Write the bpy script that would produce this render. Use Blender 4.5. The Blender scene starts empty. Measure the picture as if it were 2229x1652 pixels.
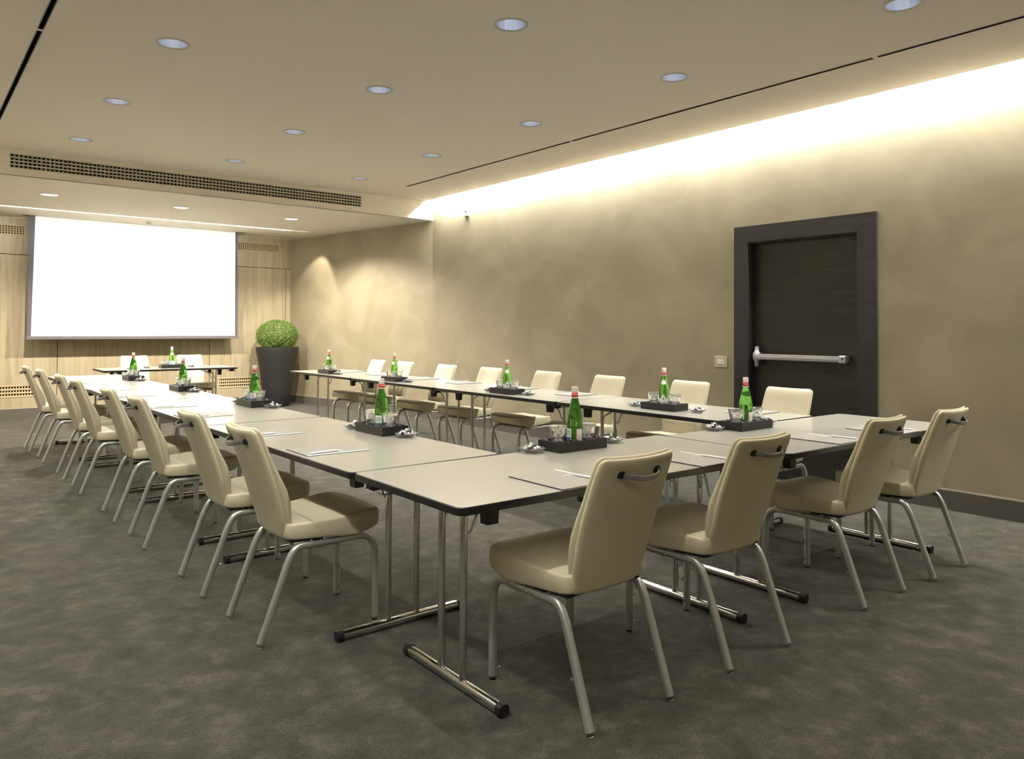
import bpy, bmesh, math, random
from mathutils import Vector, Matrix
random.seed(7)
PI = math.pi
SC = bpy.context.scene
COL = SC.collection

# ---------------------------------------------------------------- materials
def mat(name, color, rough=0.5, metal=0.0, **kw):
    m = bpy.data.materials.new(name); m.use_nodes = True
    b = m.node_tree.nodes['Principled BSDF']
    b.inputs['Base Color'].default_value = (*color, 1)
    b.inputs['Roughness'].default_value = rough
    b.inputs['Metallic'].default_value = metal
    for k, v in kw.items():
        b.inputs[k.replace('_', ' ')].default_value = v
    return m

def nodes(m): return m.node_tree.nodes, m.node_tree.links, m.node_tree.nodes['Principled BSDF']

def noise_color(m, c1, c2, scale, detail=6, lo=0.35, hi=0.65, stretch=(1, 1, 1), bump=0.0, bscale=None, mid=None, distort=0.0):
    N, L, b = nodes(m)
    tc = N.new('ShaderNodeTexCoord'); mp = N.new('ShaderNodeMapping')
    mp.inputs['Scale'].default_value = stretch
    L.new(tc.outputs['Object'], mp.inputs['Vector'])
    n = N.new('ShaderNodeTexNoise'); n.inputs['Scale'].default_value = scale
    n.inputs['Detail'].default_value = detail; n.inputs['Distortion'].default_value = distort
    L.new(mp.outputs[0], n.inputs['Vector'])
    r = N.new('ShaderNodeValToRGB')
    r.color_ramp.elements[0].position = lo; r.color_ramp.elements[0].color = (*c1, 1)
    r.color_ramp.elements[1].position = hi; r.color_ramp.elements[1].color = (*c2, 1)
    if mid:
        e = r.color_ramp.elements.new((lo + hi) / 2); e.color = (*mid, 1)
    L.new(n.outputs['Fac'], r.inputs['Fac']); L.new(r.outputs[0], b.inputs['Base Color'])
    if bump:
        n2 = N.new('ShaderNodeTexNoise'); n2.inputs['Scale'].default_value = bscale or scale * 4
        n2.inputs['Detail'].default_value = 4
        L.new(tc.outputs['Object'], n2.inputs['Vector'])
        bp = N.new('ShaderNodeBump'); bp.inputs['Strength'].default_value = bump; bp.inputs['Distance'].default_value = 0.01
        L.new(n2.outputs['Fac'], bp.inputs['Height']); L.new(bp.outputs[0], b.inputs['Normal'])
    return r

M = {}
M['plaster'] = mat('taupe_polished_plaster', (.3, .25, .17), .55)
noise_color(M['plaster'], (.27, .234, .157), (.355, .31, .214), 1.5, 8, .3, .7, (1, 1, 1.2), .06, 14, mid=(.31, .27, .184), distort=.8)
M['ceiling'] = mat('painted_ceiling', (.76, .70, .64), .8)
M['soffit'] = mat('pale_painted_ceiling', (.74, .70, .62), .8)
M['grille'] = mat('painted_grille_metal', (.47, .45, .36), .6)
M['grille_wood'] = mat('wood_coloured_grille', (.5, .4, .24), .6)
M['dark'] = mat('dark_void', (.012, .012, .012), .9)
M['slot'] = mat('grey_slot_profile', (.25, .24, .22), .6)
M['base'] = mat('grey_brown_skirting', (.115, .105, .09), .35)
M['base_lip'] = mat('pale_metal_lip', (.42, .38, .31), .35)
M['white'] = mat('white_plastic', (.75, .73, .68), .4)
M['switch'] = mat('champagne_metal_plate', (.55, .49, .38), .35)
M['black'] = mat('black_plastic', (.011, .010, .011), .42)
M['rubber'] = mat('black_rubber', (.008, .008, .008), .5)
M['edge'] = mat('black_table_edging', (.009, .008, .008), .45)
M['chrome'] = mat('polished_chrome', (.8, .79, .77), .09, 1.0)
M['alu'] = mat('brushed_aluminium', (.58, .59, .57), .38, .75)
M['bar'] = mat('satin_silver_bar', (.5, .5, .54), .4, .65)
M['laminate'] = mat('pale_grey_laminate', (.375, .362, .315), .3)
M['laminate'].node_tree.nodes['Principled BSDF'].inputs['Specular IOR Level'].default_value = .6
M['laminate'].node_tree.nodes['Principled BSDF'].inputs['Coat Weight'].default_value = .5
M['laminate'].node_tree.nodes['Principled BSDF'].inputs['Coat Roughness'].default_value = .14
M['leather'] = mat('cream_leather', (.62, .562, .405), .38)
N, L, b = nodes(M['leather'])
n_ = N.new('ShaderNodeTexVoronoi'); n_.inputs['Scale'].default_value = 420
tc_ = N.new('ShaderNodeTexCoord'); L.new(tc_.outputs['Object'], n_.inputs['Vector'])
bp_ = N.new('ShaderNodeBump'); bp_.inputs['Strength'].default_value = .05; bp_.inputs['Distance'].default_value = .002
L.new(n_.outputs['Distance'], bp_.inputs['Height']); L.new(bp_.outputs[0], b.inputs['Normal'])
M['handle'] = mat('grey_stitched_grip', (.22, .21, .21), .4, .5)
M['stitch'] = mat('pale_stitching', (.6, .58, .52), .7)
M['clear'] = mat('clear_plastic', (.95, .95, .93), .03, 0, Transmission_Weight=1.0, IOR=1.45)
M['glass'] = mat('clear_cut_glass', (.97, .97, .97), .02, 0, Transmission_Weight=.93, IOR=1.5)
M['green'] = mat('green_bottle_glass', (.22, .58, .11), .03, 0, Transmission_Weight=.93, IOR=1.36)
M['cap'] = mat('white_metal_cap', (.8, .78, .76), .3, .1)
M['capring'] = mat('salmon_cap_top', (.75, .25, .16), .4)
M['red'] = mat('red_neck_label', (.62, .03, .02), .45)
M['paper'] = mat('white_paper', (.88, .88, .9), .6)
M['paper_blue'] = mat('pale_blue_paper', (.38, .58, .7), .5)
M['blue'] = mat('blue_print', (.08, .12, .38), .5)
M['ink'] = mat('dark_print', (.03, .03, .06), .5)
M['cover'] = mat('warm_grey_card', (.31, .295, .27), .4)
M['pen'] = mat('white_pen_plastic', (.85, .85, .9), .25)
M['stone'] = mat('black_pebbles', (.012, .012, .013), .35)
M['foil'] = mat('crinkled_silver_foil', (.85, .85, .87), .25, .45)
M['foil_dark'] = mat('dark_sweet_wrapper', (.03, .022, .03), .25)
M['planter'] = mat('charcoal_planter', (.017, .015, .016), .55)
M['soil'] = mat('dark_soil', (.02, .015, .01), .9)
M['screen'] = mat('white_screen_fabric', (.93, .93, .93), .8)
M['screen_edge'] = mat('grey_violet_border', (.075, .068, .09), .6)
M['screen_bar'] = mat('grey_bottom_bar', (.16, .15, .17), .35, .3)
M['reflector'] = mat('silvery_blue_reflector', (.82, .85, .95), .34, 1.0)
M['trimring'] = mat('pale_trim_ring', (.52, .49, .42), .5)
def emat(name, col, s):
    m = bpy.data.materials.new(name); m.use_nodes = True
    b = m.node_tree.nodes['Principled BSDF']
    b.inputs['Base Color'].default_value = (.8, .8, .8, 1)
    b.inputs['Emission Color'].default_value = (*col, 1); b.inputs['Emission Strength'].default_value = s
    return m
K = 1.0
M['lamp'] = emat('glowing_lamp', (.86, .91, 1.0), 6.5 * K)
M['tube'] = emat('fluorescent_tube', (1.0, 1.0, .96), 190 * K)
M['tube_dim'] = emat('dimmed_fluorescent_tube', (.97, 1.0, .95), 95 * K)
M['strip'] = emat('luminous_strip', (1.0, .95, .84), 3.0 * K)

M['carpet'] = mat('mottled_carpet', (.08, .07, .055), .95)
def carpet():
    N, L, b = nodes(M['carpet'])
    tc = N.new('ShaderNodeTexCoord'); mp = N.new('ShaderNodeMapping'); mp.inputs['Scale'].default_value = (1, 1.0, 1)
    mp.inputs['Rotation'].default_value = (0, 0, .5)
    L.new(tc.outputs['Object'], mp.inputs[0])
    n1 = N.new('ShaderNodeTexNoise'); n1.inputs['Scale'].default_value = 7.5; n1.inputs['Detail'].default_value = 9; n1.inputs['Roughness'].default_value = .68; n1.inputs['Distortion'].default_value = .25
    n2 = N.new('ShaderNodeTexNoise'); n2.inputs['Scale'].default_value = 150; n2.inputs['Detail'].default_value = 2
    n3 = N.new('ShaderNodeTexNoise'); n3.inputs['Scale'].default_value = .7; n3.inputs['Detail'].default_value = 2
    for n in (n1, n2, n3): L.new(mp.outputs[0], n.inputs['Vector'])
    r1 = N.new('ShaderNodeValToRGB')
    r1.color_ramp.elements[0].position = .36; r1.color_ramp.elements[0].color = (.029, .028, .021, 1)
    r1.color_ramp.elements[1].position = .68; r1.color_ramp.elements[1].color = (.092, .086, .068, 1)
    e = r1.color_ramp.elements.new(.52); e.color = (.05, .047, .036, 1)
    L.new(n1.outputs['Fac'], r1.inputs[0])
    r2 = N.new('ShaderNodeValToRGB')
    r2.color_ramp.elements[0].position = .3; r2.color_ramp.elements[0].color = (.55, .55, .55, 1)
    r2.color_ramp.elements[1].position = .7; r2.color_ramp.elements[1].color = (1.45, 1.45, 1.45, 1)
    L.new(n2.outputs['Fac'], r2.inputs[0])
    mx = N.new('ShaderNodeMix'); mx.data_type = 'RGBA'; mx.blend_type = 'MULTIPLY'; mx.inputs['Factor'].default_value = 1
    L.new(r1.outputs[0], mx.inputs['A']); L.new(r2.outputs[0], mx.inputs['B'])
    n4 = N.new('ShaderNodeTexNoise'); n4.inputs['Scale'].default_value = 24; n4.inputs['Detail'].default_value = 5; n4.inputs['Roughness'].default_value = .7
    L.new(mp.outputs[0], n4.inputs['Vector'])
    mr = N.new('ShaderNodeMapRange'); mr.inputs['From Min'].default_value = .3; mr.inputs['From Max'].default_value = .7; mr.inputs['To Min'].default_value = .8; mr.inputs['To Max'].default_value = 1.2
    L.new(n4.outputs['Fac'], mr.inputs['Value'])
    m2 = N.new('ShaderNodeMix'); m2.data_type = 'RGBA'; m2.blend_type = 'MULTIPLY'; m2.inputs['Factor'].default_value = 1
    L.new(mx.outputs['Result'], m2.inputs['A']); L.new(mr.outputs[0], m2.inputs['B'])
    L.new(m2.outputs['Result'], b.inputs['Base Color'])
    bp = N.new('ShaderNodeBump'); bp.inputs['Strength'].default_value = .5; bp.inputs['Distance'].default_value = .006
    L.new(n2.outputs['Fac'], bp.inputs['Height']); L.new(bp.outputs[0], b.inputs['Normal'])
    b.inputs['Sheen Weight'].default_value = .15; b.inputs['Specular IOR Level'].default_value = .1
carpet()

def wood(name, c1, c2, c3, axis, scale=1.0, rough=.4):
    m = mat(name, c2, rough); N, L, b = nodes(m)
    tc = N.new('ShaderNodeTexCoord'); mp = N.new('ShaderNodeMapping')
    s = [18 * scale, 18 * scale, 18 * scale]; s['xyz'.index(axis)] = 1.1 * scale
    mp.inputs['Scale'].default_value = s
    L.new(tc.outputs['Object'], mp.inputs[0])
    n = N.new('ShaderNodeTexNoise'); n.inputs['Scale'].default_value = 1; n.inputs['Detail'].default_value = 8; n.inputs['Distortion'].default_value = .7
    L.new(mp.outputs[0], n.inputs['Vector'])
    r = N.new('ShaderNodeValToRGB')
    r.color_ramp.elements[0].position = .28; r.color_ramp.elements[0].color = (*c1, 1)
    r.color_ramp.elements[1].position = .75; r.color_ramp.elements[1].color = (*c3, 1)
    e = r.color_ramp.elements.new(.5); e.color = (*c2, 1)
    L.new(n.outputs['Fac'], r.inputs[0]); L.new(r.outputs[0], b.inputs['Base Color'])
    return m
M['wood'] = wood('pale_maple_veneer', (.31, .25, .16), (.385, .325, .215), (.445, .385, .265), 'z')
M['door'] = wood('dark_wenge_veneer', (.014, .013, .011), (.021, .019, .016), (.03, .027, .023), 'y', 1.6, .42)
M['doorframe'] = wood('dark_wenge_frame', (.018, .016, .017), (.025, .022, .024), (.034, .03, .034), 'y', 1.6, .4)
M['leaf'] = mat('boxwood_leaves', (.08, .2, .02), .4)
noise_color(M['leaf'], (.018, .055, .008), (.30, .42, .05), 75, 2, .36, .68, mid=(.085, .18, .02))

# ---------------------------------------------------------------- mesh helpers
def link(name, bm, m, parent=None, smooth=False, sharp=None, loc=None):
    me = bpy.data.meshes.new(name)
    bmesh.ops.recalc_face_normals(bm, faces=bm.faces[:])
    bm.to_mesh(me); bm.free()
    if smooth:
        me.polygons.foreach_set('use_smooth', [True] * len(me.polygons))
        if sharp is not None: me.set_sharp_from_angle(angle=sharp)
    for x in (m if isinstance(m, (list, tuple)) else [m]): me.materials.append(x)
    o = bpy.data.objects.new(name, me); COL.objects.link(o)
    if parent: o.parent = parent
    if loc: o.location = loc
    return o

def tag(o, label=None, cat=None, group=None, kind=None):
    if label: o['label'] = label
    if cat: o['category'] = cat
    if group: o['group'] = group
    if kind: o['kind'] = kind
    return o

def empty(name, loc=(0, 0, 0), rz=0.0):
    o = bpy.data.objects.new(name, None); COL.objects.link(o)
    o.empty_display_size = .1; o.location = loc; o.rotation_euler = (0, 0, rz)
    return o

def box(bm, x0, x1, y0, y1, z0, z1, bev=0.0, seg=2, mi=0):
    t = bmesh.new() if bev else bm
    vs = [t.verts.new((x, y, z)) for x in (x0, x1) for y in (y0, y1) for z in (z0, z1)]
    fs = []
    for q in ((0, 1, 3, 2), (4, 6, 7, 5), (0, 4, 5, 1), (2, 3, 7, 6), (0, 2, 6, 4), (1, 5, 7, 3)):
        f = t.faces.new([vs[i] for i in q]); f.material_index = mi; fs.append(f)
    if bev:
        bmesh.ops.bevel(t, geom=t.edges[:], offset=bev, segments=seg, affect='EDGES', profile=.7)
        merge(bm, t)
    return vs

def merge(bm, t, mtx=None, mi=None):
    mp = {}
    for v in t.verts: mp[v.index if False else v] = bm.verts.new(mtx @ v.co if mtx else v.co)
    for f in t.faces:
        try:
            g = bm.faces.new([mp[v] for v in f.verts]); g.material_index = f.material_index if mi is None else mi; g.smooth = f.smooth
        except ValueError: pass
    t.free()

def obox(name, x0, x1, y0, y1, z0, z1, m, parent=None, bev=0.0):
    bm = bmesh.new(); box(bm, x0, x1, y0, y1, z0, z1, bev)
    return link(name, bm, m, parent)

def fillet(pts, r, n=6):
    P = [Vector(p) for p in pts]; out = [P[0]]
    for i in range(1, len(P) - 1):
        a, b, c = P[i - 1], P[i], P[i + 1]
        rr = r[i] if isinstance(r, dict) and i in r else (r if not isinstance(r, dict) else 0)
        if rr <= 0: out.append(b); continue
        u = (a - b).normalized(); v = (c - b).normalized()
        d = min(rr, (a - b).length * .49 if i > 1 else (a - b).length * .95, (c - b).length * .49 if i < len(P) - 2 else (c - b).length * .95)
        p, q = b + u * d, b + v * d
        for k in range(n + 1):
            t = k / n; out.append(p * (1 - t) ** 2 + b * 2 * t * (1 - t) + q * t * t)
    out.append(P[-1]); return out

def tube(bm, pts, rad, n=12, sq=2.0, rx=None, cap=True, up=None):
    P = [Vector(p) for p in pts]
    T = []
    for i in range(len(P)):
        a = P[max(i - 1, 0)]; b = P[min(i + 1, len(P) - 1)]
        T.append((b - a).normalized())
    ref = Vector(up) if up else (Vector((1, 0, 0)) if abs(T[0].x) < .9 else Vector((0, 1, 0)))
    u = (ref - T[0] * ref.dot(T[0])).normalized(); rings = []
    for i, p in enumerate(P):
        u = (u - T[i] * u.dot(T[i])).normalized(); v = T[i].cross(u)
        r = rad[i] if isinstance(rad, (list, tuple)) else rad
        r2 = (rx if rx else r)
        ring = []
        for k in range(n):
            a = 2 * PI * k / n; c, s = math.cos(a), math.sin(a)
            cc = math.copysign(abs(c) ** (2 / sq), c); ss = math.copysign(abs(s) ** (2 / sq), s)
            ring.append(bm.verts.new(p + u * (cc * r) + v * (ss * r2)))
        rings.append(ring)
    for a, b in zip(rings, rings[1:]):
        for k in range(n):
            f = bm.faces.new((a[k], a[(k + 1) % n], b[(k + 1) % n], b[k])); f.smooth = True
    if cap:
        bm.faces.new(rings[0][::-1]); bm.faces.new(rings[-1])

def lathe(bm, prof, n=32, c=(0, 0), closed_top=False, closed_bot=False, fn=None, mi=0):
    rings = []
    for r, z in prof:
        ring = []
        for k in range(n):
            a = 2 * PI * k / n; rr = r
            if fn: rr = fn(r, z, a, len(rings))
            ring.append(bm.verts.new((c[0] + rr * math.cos(a), c[1] + rr * math.sin(a), z)))
        rings.append(ring)
    for a, b in zip(rings, rings[1:]):
        for k in range(n):
            f = bm.faces.new((a[k], a[(k + 1) % n], b[(k + 1) % n], b[k])); f.material_index = mi
    if closed_bot: bm.faces.new(rings[0][::-1]).material_index = mi
    if closed_top: bm.faces.new(rings[-1]).material_index = mi
    return rings

def rrect(x0, x1, y0, y1, r, n=5):
    out = []
    for cx, cy, a0 in ((x1 - r, y1 - r, 0), (x0 + r, y1 - r, 90), (x0 + r, y0 + r, 180), (x1 - r, y0 + r, 270)):
        for k in range(n + 1):
            a = math.radians(a0 + 90 * k / n); out.append((cx + r * math.cos(a), cy + r * math.sin(a)))
    return out

def prism(bm, pts, z0, z1, bev=0.0, top=True, bottom=True, mi=0):
    def ring(z, ins):
        if not ins: return [bm.verts.new((x, y, z)) for x, y in pts]
        n = len(pts); o = []
        for i, (x, y) in enumerate(pts):
            ax, ay = pts[i - 1]; bx, by = pts[(i + 1) % n]
            dx, dy = bx - ax, by - ay; l = math.hypot(dx, dy) or 1
            o.append(bm.verts.new((x - dy / l * ins, y + dx / l * ins, z)))
        return o
    if bev: R = [ring(z0, bev), ring(z0 + bev, 0), ring(z1 - bev, 0), ring(z1, bev)]
    else: R = [ring(z0, 0), ring(z1, 0)]
    n = len(pts)
    for a, b in zip(R, R[1:]):
        for k in range(n): bm.faces.new((a[k], a[(k + 1) % n], b[(k + 1) % n], b[k])).material_index = mi
    if bottom: bm.faces.new(R[0][::-1]).material_index = mi
    if top: bm.faces.new(R[-1]).material_index = mi

def plane_holes(bm, outer, holes, z):
    """flat polygon with holes, all in XY at height z"""
    edges = []
    for loop in [outer] + holes:
        vs = [bm.verts.new((x, y, z)) for x, y in loop]
        for i in range(len(vs)): edges.append(bm.edges.new((vs[i], vs[(i + 1) % len(vs)])))
    bmesh.ops.triangle_fill(bm, use_beauty=True, use_dissolve=False, edges=edges)

def circle(cx, cy, r, n=28): return [(cx + r * math.cos(2 * PI * k / n), cy + r * math.sin(2 * PI * k / n)) for k in range(n)]
def rect(x0, x1, y0, y1): return [(x0, y0), (x1, y0), (x1, y1), (x0, y1)]

def struct(o): o['kind'] = 'structure'; return o

def copy_tree(o, parent=None):
    c = o.copy(); COL.objects.link(c)
    if parent: c.parent = parent
    for ch in list(o.children): copy_tree(ch, c)
    return c

class Proto:
    """first use gives the original, later uses give copies"""
    def __init__(self, root): self.root = root; self.used = False
    def at(self, loc, rz=0.0, label=None, group=None, scale=None):
        if not self.used: o = self.root; self.used = True
        else: o = copy_tree(self.root)
        o.location = loc; o.rotation_euler = (0, 0, rz)
        if label: o['label'] = label
        if group: o['group'] = group
        if scale: o.scale = scale
        return o

# ---------------------------------------------------------------- room
XR, XL, YS, YB, YF = 5.962, -.262, 9.287, 12.863, -1.4
HC, HS = 3.121, 2.854
XC = 5.312                      # far right corner
TOP = 3.42
GAP = .132                      # cove opening beside the side walls

bm = bmesh.new(); box(bm, XL - .1, XR + .1, YF - .1, YB + .1, -.08, 0)
struct(link('floor', bm, M['carpet']))

# right wall, with door opening
DY0, DY1, DZ = 3.029, 4.031, 2.087
bm = bmesh.new()
box(bm, XR, XR + .16, YF, DY0, 0, TOP); box(bm, XR, XR + .16, DY1, YS, 0, TOP); box(bm, XR, XR + .16, DY0, DY1, DZ, TOP)
struct(link('wall_right', bm, M['plaster']))
bm = bmesh.new()
a, b_ = Vector((XR, YS, 0)), Vector((XC, YB, 0))
q = [(XR, YS), (XR + .2, YS), (XR + .2, YB + .1), (XC, YB + .1), (XC, YB)]
prism(bm, q, 0, TOP)
struct(link('wall_right_far', bm, M['plaster']))
bm = bmesh.new(); box(bm, XL - .14, XL, YF, YB, 0, TOP)
struct(link('wall_left', bm, M['plaster']))
bm = bmesh.new(); box(bm, XL - .14, XR + .16, YF - .14, YF, 0, TOP)
struct(link('wall_rear', bm, M['plaster']))

# far wall: veneered panels on a dark backing
JG = .009
bm = bmesh.new(); box(bm, XL, XR + .1, YB + .02, YB + .12, 0, HS + .1)
back = struct(link('wall_far', bm, M['dark']))
def vents(y): pass
TV = (2.595, 2.742); BV = (.295, .468)       # upper and lower vent heights
xs_top = [(XL, 1.46, True), (1.46, 4.33, False), (4.33, 5.105, True), (5.105, XC + .01, False)]
bm = bmesh.new()
def pan(x0, x1, z0, z1): box(bm, x0, x1, YB, YB + .018, z0, z1)
# top band (over z = 2.318) with vent openings
ZJ = 2.318
pan(XL, XC + .02, TV[1], HS + .05); pan(XL, XC + .02, ZJ + JG, TV[0])
pan(1.36, 4.33, TV[0], TV[1]); pan(5.1, XC + .02, TV[0], TV[1])
# field panels
def field(x0, x1, vx=None):
    if vx:
        pan(x0, x1, BV[1], ZJ); pan(x0, x1, .0, BV[0])
        if vx[0] > x0: pan(x0, vx[0], BV[0], BV[1])
        if vx[1] < x1: pan(vx[1], x1, BV[0], BV[1])
    else: pan(x0, x1, 0, ZJ)
field(XL, 1.782 - JG / 2, (XL, 1.56)); field(1.782 + JG / 2, 3.943 - JG / 2)
field(3.943 + JG / 2, 5.228 - JG / 2, (4.09, 4.93)); field(5.228 + JG / 2, XC + .02)
link('veneer_panel', bm, M['wood'], back)
def wall_vent(name, x0, x1, z0, z1, rows, m, label):
    root = empty(name, ((x0 + x1) / 2, YB, z0)); tag(root, label, 'vent'); cx = (x0 + x1) / 2
    f = bmesh.new(); t = .012
    box(f, x0 - cx, x1 - cx, -.006, .012, 0, t); box(f, x0 - cx, x1 - cx, -.006, .012, z1 - z0 - t, z1 - z0)
    box(f, x0 - cx, x0 - cx + t, -.006, .012, t, z1 - z0 - t); box(f, x1 - cx - t, x1 - cx, -.006, .012, t, z1 - z0 - t)
    link('frame', f, m, root)
    s = bmesh.new(); h = (z1 - z0 - 2 * t) / rows
    for r in range(rows + 1):
        zc = t + h * r; box(s, x0 - cx + t, x1 - cx - t, -.003, .012, max(zc - h * .2, t), min(zc + h * .2, z1 - z0 - t))
    link('slats', s, m, root)
    v = bmesh.new(); n = int((x1 - x0) / .034)
    for i in range(1, n): 
        xx = x0 - cx + (x1 - x0) * i / n; box(v, xx - .007, xx + .007, .006, .016, t, z1 - z0 - t)
    link('fins', v, m, root)
wall_vent('wall_vent', XL, 1.36, TV[0], TV[1], 4, M['grille_wood'], 'long slatted air vent high on the veneered far wall, left of the projection screen')
wall_vent('wall_vent', 4.33, 5.1, TV[0], TV[1], 4, M['grille_wood'], 'slatted air vent high on the veneered far wall, right of the projection screen')
wall_vent('wall_vent', XL, 1.56, BV[0], BV[1], 3, M['grille_wood'], 'slatted air vent low on the far wall behind the left row of chairs')
wall_vent('wall_vent', 4.09, 4.93, BV[0], BV[1], 3, M['grille_wood'], 'slatted air vent low on the far wall beside the tall black planter')

# baseboards
def baseboard(name, p, q_, h=.15):
    p, q_ = Vector((*p, 0)), Vector((*q_, 0)); d = (q_ - p); L_ = d.length
    bm = bmesh.new(); box(bm, 0, L_, 0, .012, 0, h - .008)
    o = struct(link(name, bm, M['base'])); o.location = p; o.rotation_euler = (0, 0, math.atan2(d.y, d.x))
    l = bmesh.new(); box(l, 0, L_, 0, .006, h - .008, h); link('lip', l, M['base_lip'], o)
FY0, FY1 = 2.877, 4.177
baseboard('baseboard_right', (XR, YF), (XR, FY0)); baseboard('baseboard_right_middle', (XR, FY1), (XR, YS))
baseboard('baseboard_right_far', (XR, YS), (XC, YB), .14); baseboard('baseboard_far', (XC, YB), (XL, YB), .14)
baseboard('baseboard_left', (XL, YB), (XL, YF)); baseboard('baseboard_rear', (XL, YF), (XR, YF))

# ceilings
LX = (1.336, 2.826, 4.334); LYS = (1.95, 3.557, 5.169, 6.788, 8.399)
FARL = ((1.339, 10.39), (2.808, 10.39), (4.325, 10.46))
RL = .088
SLW = .026
SR, SLX = 5.045, .64
slots = [(SR, -1.0, 2.43), (SR, 2.465, 5.39), (SR, 5.425, 8.49), (SLX, -1.0, 2.43), (SLX, 2.465, 5.43), (SLX, 5.465, 8.49)]
bm = bmesh.new()
holes = [circle(x, y, RL) for x in LX for y in LYS] + [rect(x - SLW / 2, x + SLW / 2, y0, y1) for x, y0, y1 in slots]
plane_holes(bm, rect(XL + GAP, XR - GAP, YF, YS), holes, HC)
for x in (XL + GAP, XR - GAP):       # cove edge upstand
    vs = [bm.verts.new(p) for p in ((x, YF, HC), (x, YS, HC), (x, YS, HC + .03), (x, YF, HC + .03))]; bm.faces.new(vs)
    x2 = x - .35 if x > 3 else x + .35
    vs = [bm.verts.new(p) for p in ((x, YF, HC + .03), (x, YS, HC + .03), (x2, YS, HC + .03), (x2, YF, HC + .03))]; bm.faces.new(vs)
ceil = struct(link('ceiling', bm, M['ceiling']))
bm = bmesh.new(); box(bm, XL - .14, XR + .16, YF - .14, YB + .12, TOP, TOP + .08)
struct(link('ceiling_upper', bm, M['ceiling']))
# cove upper surfaces (reflective white board)
for nm, x0, x1 in (('trim_1', XR - .36, XR), ('trim_2', XL, XL + .36)):
    bm = bmesh.new(); box(bm, x0, x1, YF, YS, HC + .16, HC + .18)
    xx = x0 if x0 > 3 else x1
    box(bm, xx - .01, xx + .01, YF, YS, HC + .03, HC + .16)
    struct(link(nm, bm, M['soffit']))

# dropped far ceiling: vertical face with grille opening, lower board with slots
GX0, GX1, GZ0, GZ1 = .845, 4.815, 2.928, 3.074
bm = bmesh.new()
TH = .03
box(bm, XL, XR, YS, YS + TH, HS, GZ0); box(bm, XL, XR, YS, YS + TH, GZ1, HC + .29)
box(bm, XL, GX0, YS, YS + TH, GZ0, GZ1); box(bm, GX1, XR, YS, YS + TH, GZ0, GZ1)
sof = struct(link('ceiling_drop_face', bm, M['soffit']))
bm = bmesh.new()
SY = 11.74
sl2 = [(XL + .1, 1.72), (1.74, 3.28), (3.30, 4.30), (4.32, 5.15)]
holes = [circle(x, y, RL) for x, y in FARL] + [rect(x0, x1, SY - .011, SY + .011) for x0, x1 in sl2]
holes.append(rect(1.30, 4.40, 12.515, 12.575))
xw = lambda y: XR + (XC - XR) * (y - YS) / (YB - YS)
plane_holes(bm, [(XL, YS), (XR, YS), (XC, YB), (XL, YB)], holes, HS)
sofc = struct(link('ceiling_far', bm, M['soffit']))
bm = bmesh.new()     # fine shadow-gap trim where the dropped ceiling meets the walls
tube(bm, [(XR - .006, YS + .01, HS - .006), (XC - .006, YB - .006, HS - .006), (XL, YB - .006, HS - .006)], .006, 6)
struct(link('trim_3', bm, M['soffit']))
# recess boxes (dark slots, lit slots, screen pocket)
bm = bmesh.new()
def pocket(bm, x0, x1, y0, y1, z, h):
    v = [bm.verts.new(p) for p in ((x0, y0, z), (x1, y0, z), (x1, y1, z), (x0, y1, z), (x0, y0, z + h), (x1, y0, z + h), (x1, y1, z + h), (x0, y1, z + h))]
    for q_ in ((0, 1, 5, 4), (1, 2, 6, 5), (2, 3, 7, 6), (3, 0, 4, 7), (4, 5, 6, 7)): bm.faces.new([v[i] for i in q_])
for x, y0, y1 in slots: pocket(bm, x - SLW / 2, x + SLW / 2, y0, y1, HC, .06)
link('slot_recess', bm, M['dark'], ceil)
bm = bmesh.new()
for x, y0, y1 in slots: 
    for sx in (-1, 1): box(bm, x + sx * (SLW / 2 + .003) - .003, x + sx * (SLW / 2 + .003) + .003, y0 - .004, y1 + .004, HC - .002, HC + .01)
link('slot_profile', bm, M['slot'], ceil)
bm = bmesh.new(); pocket(bm, 1.30, 4.40, 12.515, 12.575, HS, .2); link('screen_pocket', bm, M['dark'], sofc)
bm = bmesh.new()
for x0, x1 in sl2: pocket(bm, x0, x1, SY - .011, SY + .011, HS, .05)
link('slot_recess', bm, M['soffit'], sofc)

# grille in the drop face
root = empty('ceiling_grille', ((GX0 + GX1) / 2, YS, GZ0)); tag(root, 'very long slatted air grille in the step of the ceiling', 'vent')
W = (GX1 - GX0) / 2; H = GZ1 - GZ0
bm = bmesh.new(); box(bm, -W - .02, W + .02, .05, .07, -.01, H + .01); link('backing', bm, M['dark'], root)
bm = bmesh.new(); rows = 4; h = H / rows
for r in range(rows + 1): box(bm, -W, W, -.004, .014, max(h * r - .0075, 0), min(h * r + .0075, H))
link('slats', bm, M['grille'], root)
bm = bmesh.new(); n = 100
for i in range(n + 1):
    xx = -W + 2 * W * i / n; box(bm, max(xx - .008, -W), min(xx + .008, W), .02, .026, 0, H)
link('fins', bm, M['grille'], root)

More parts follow.
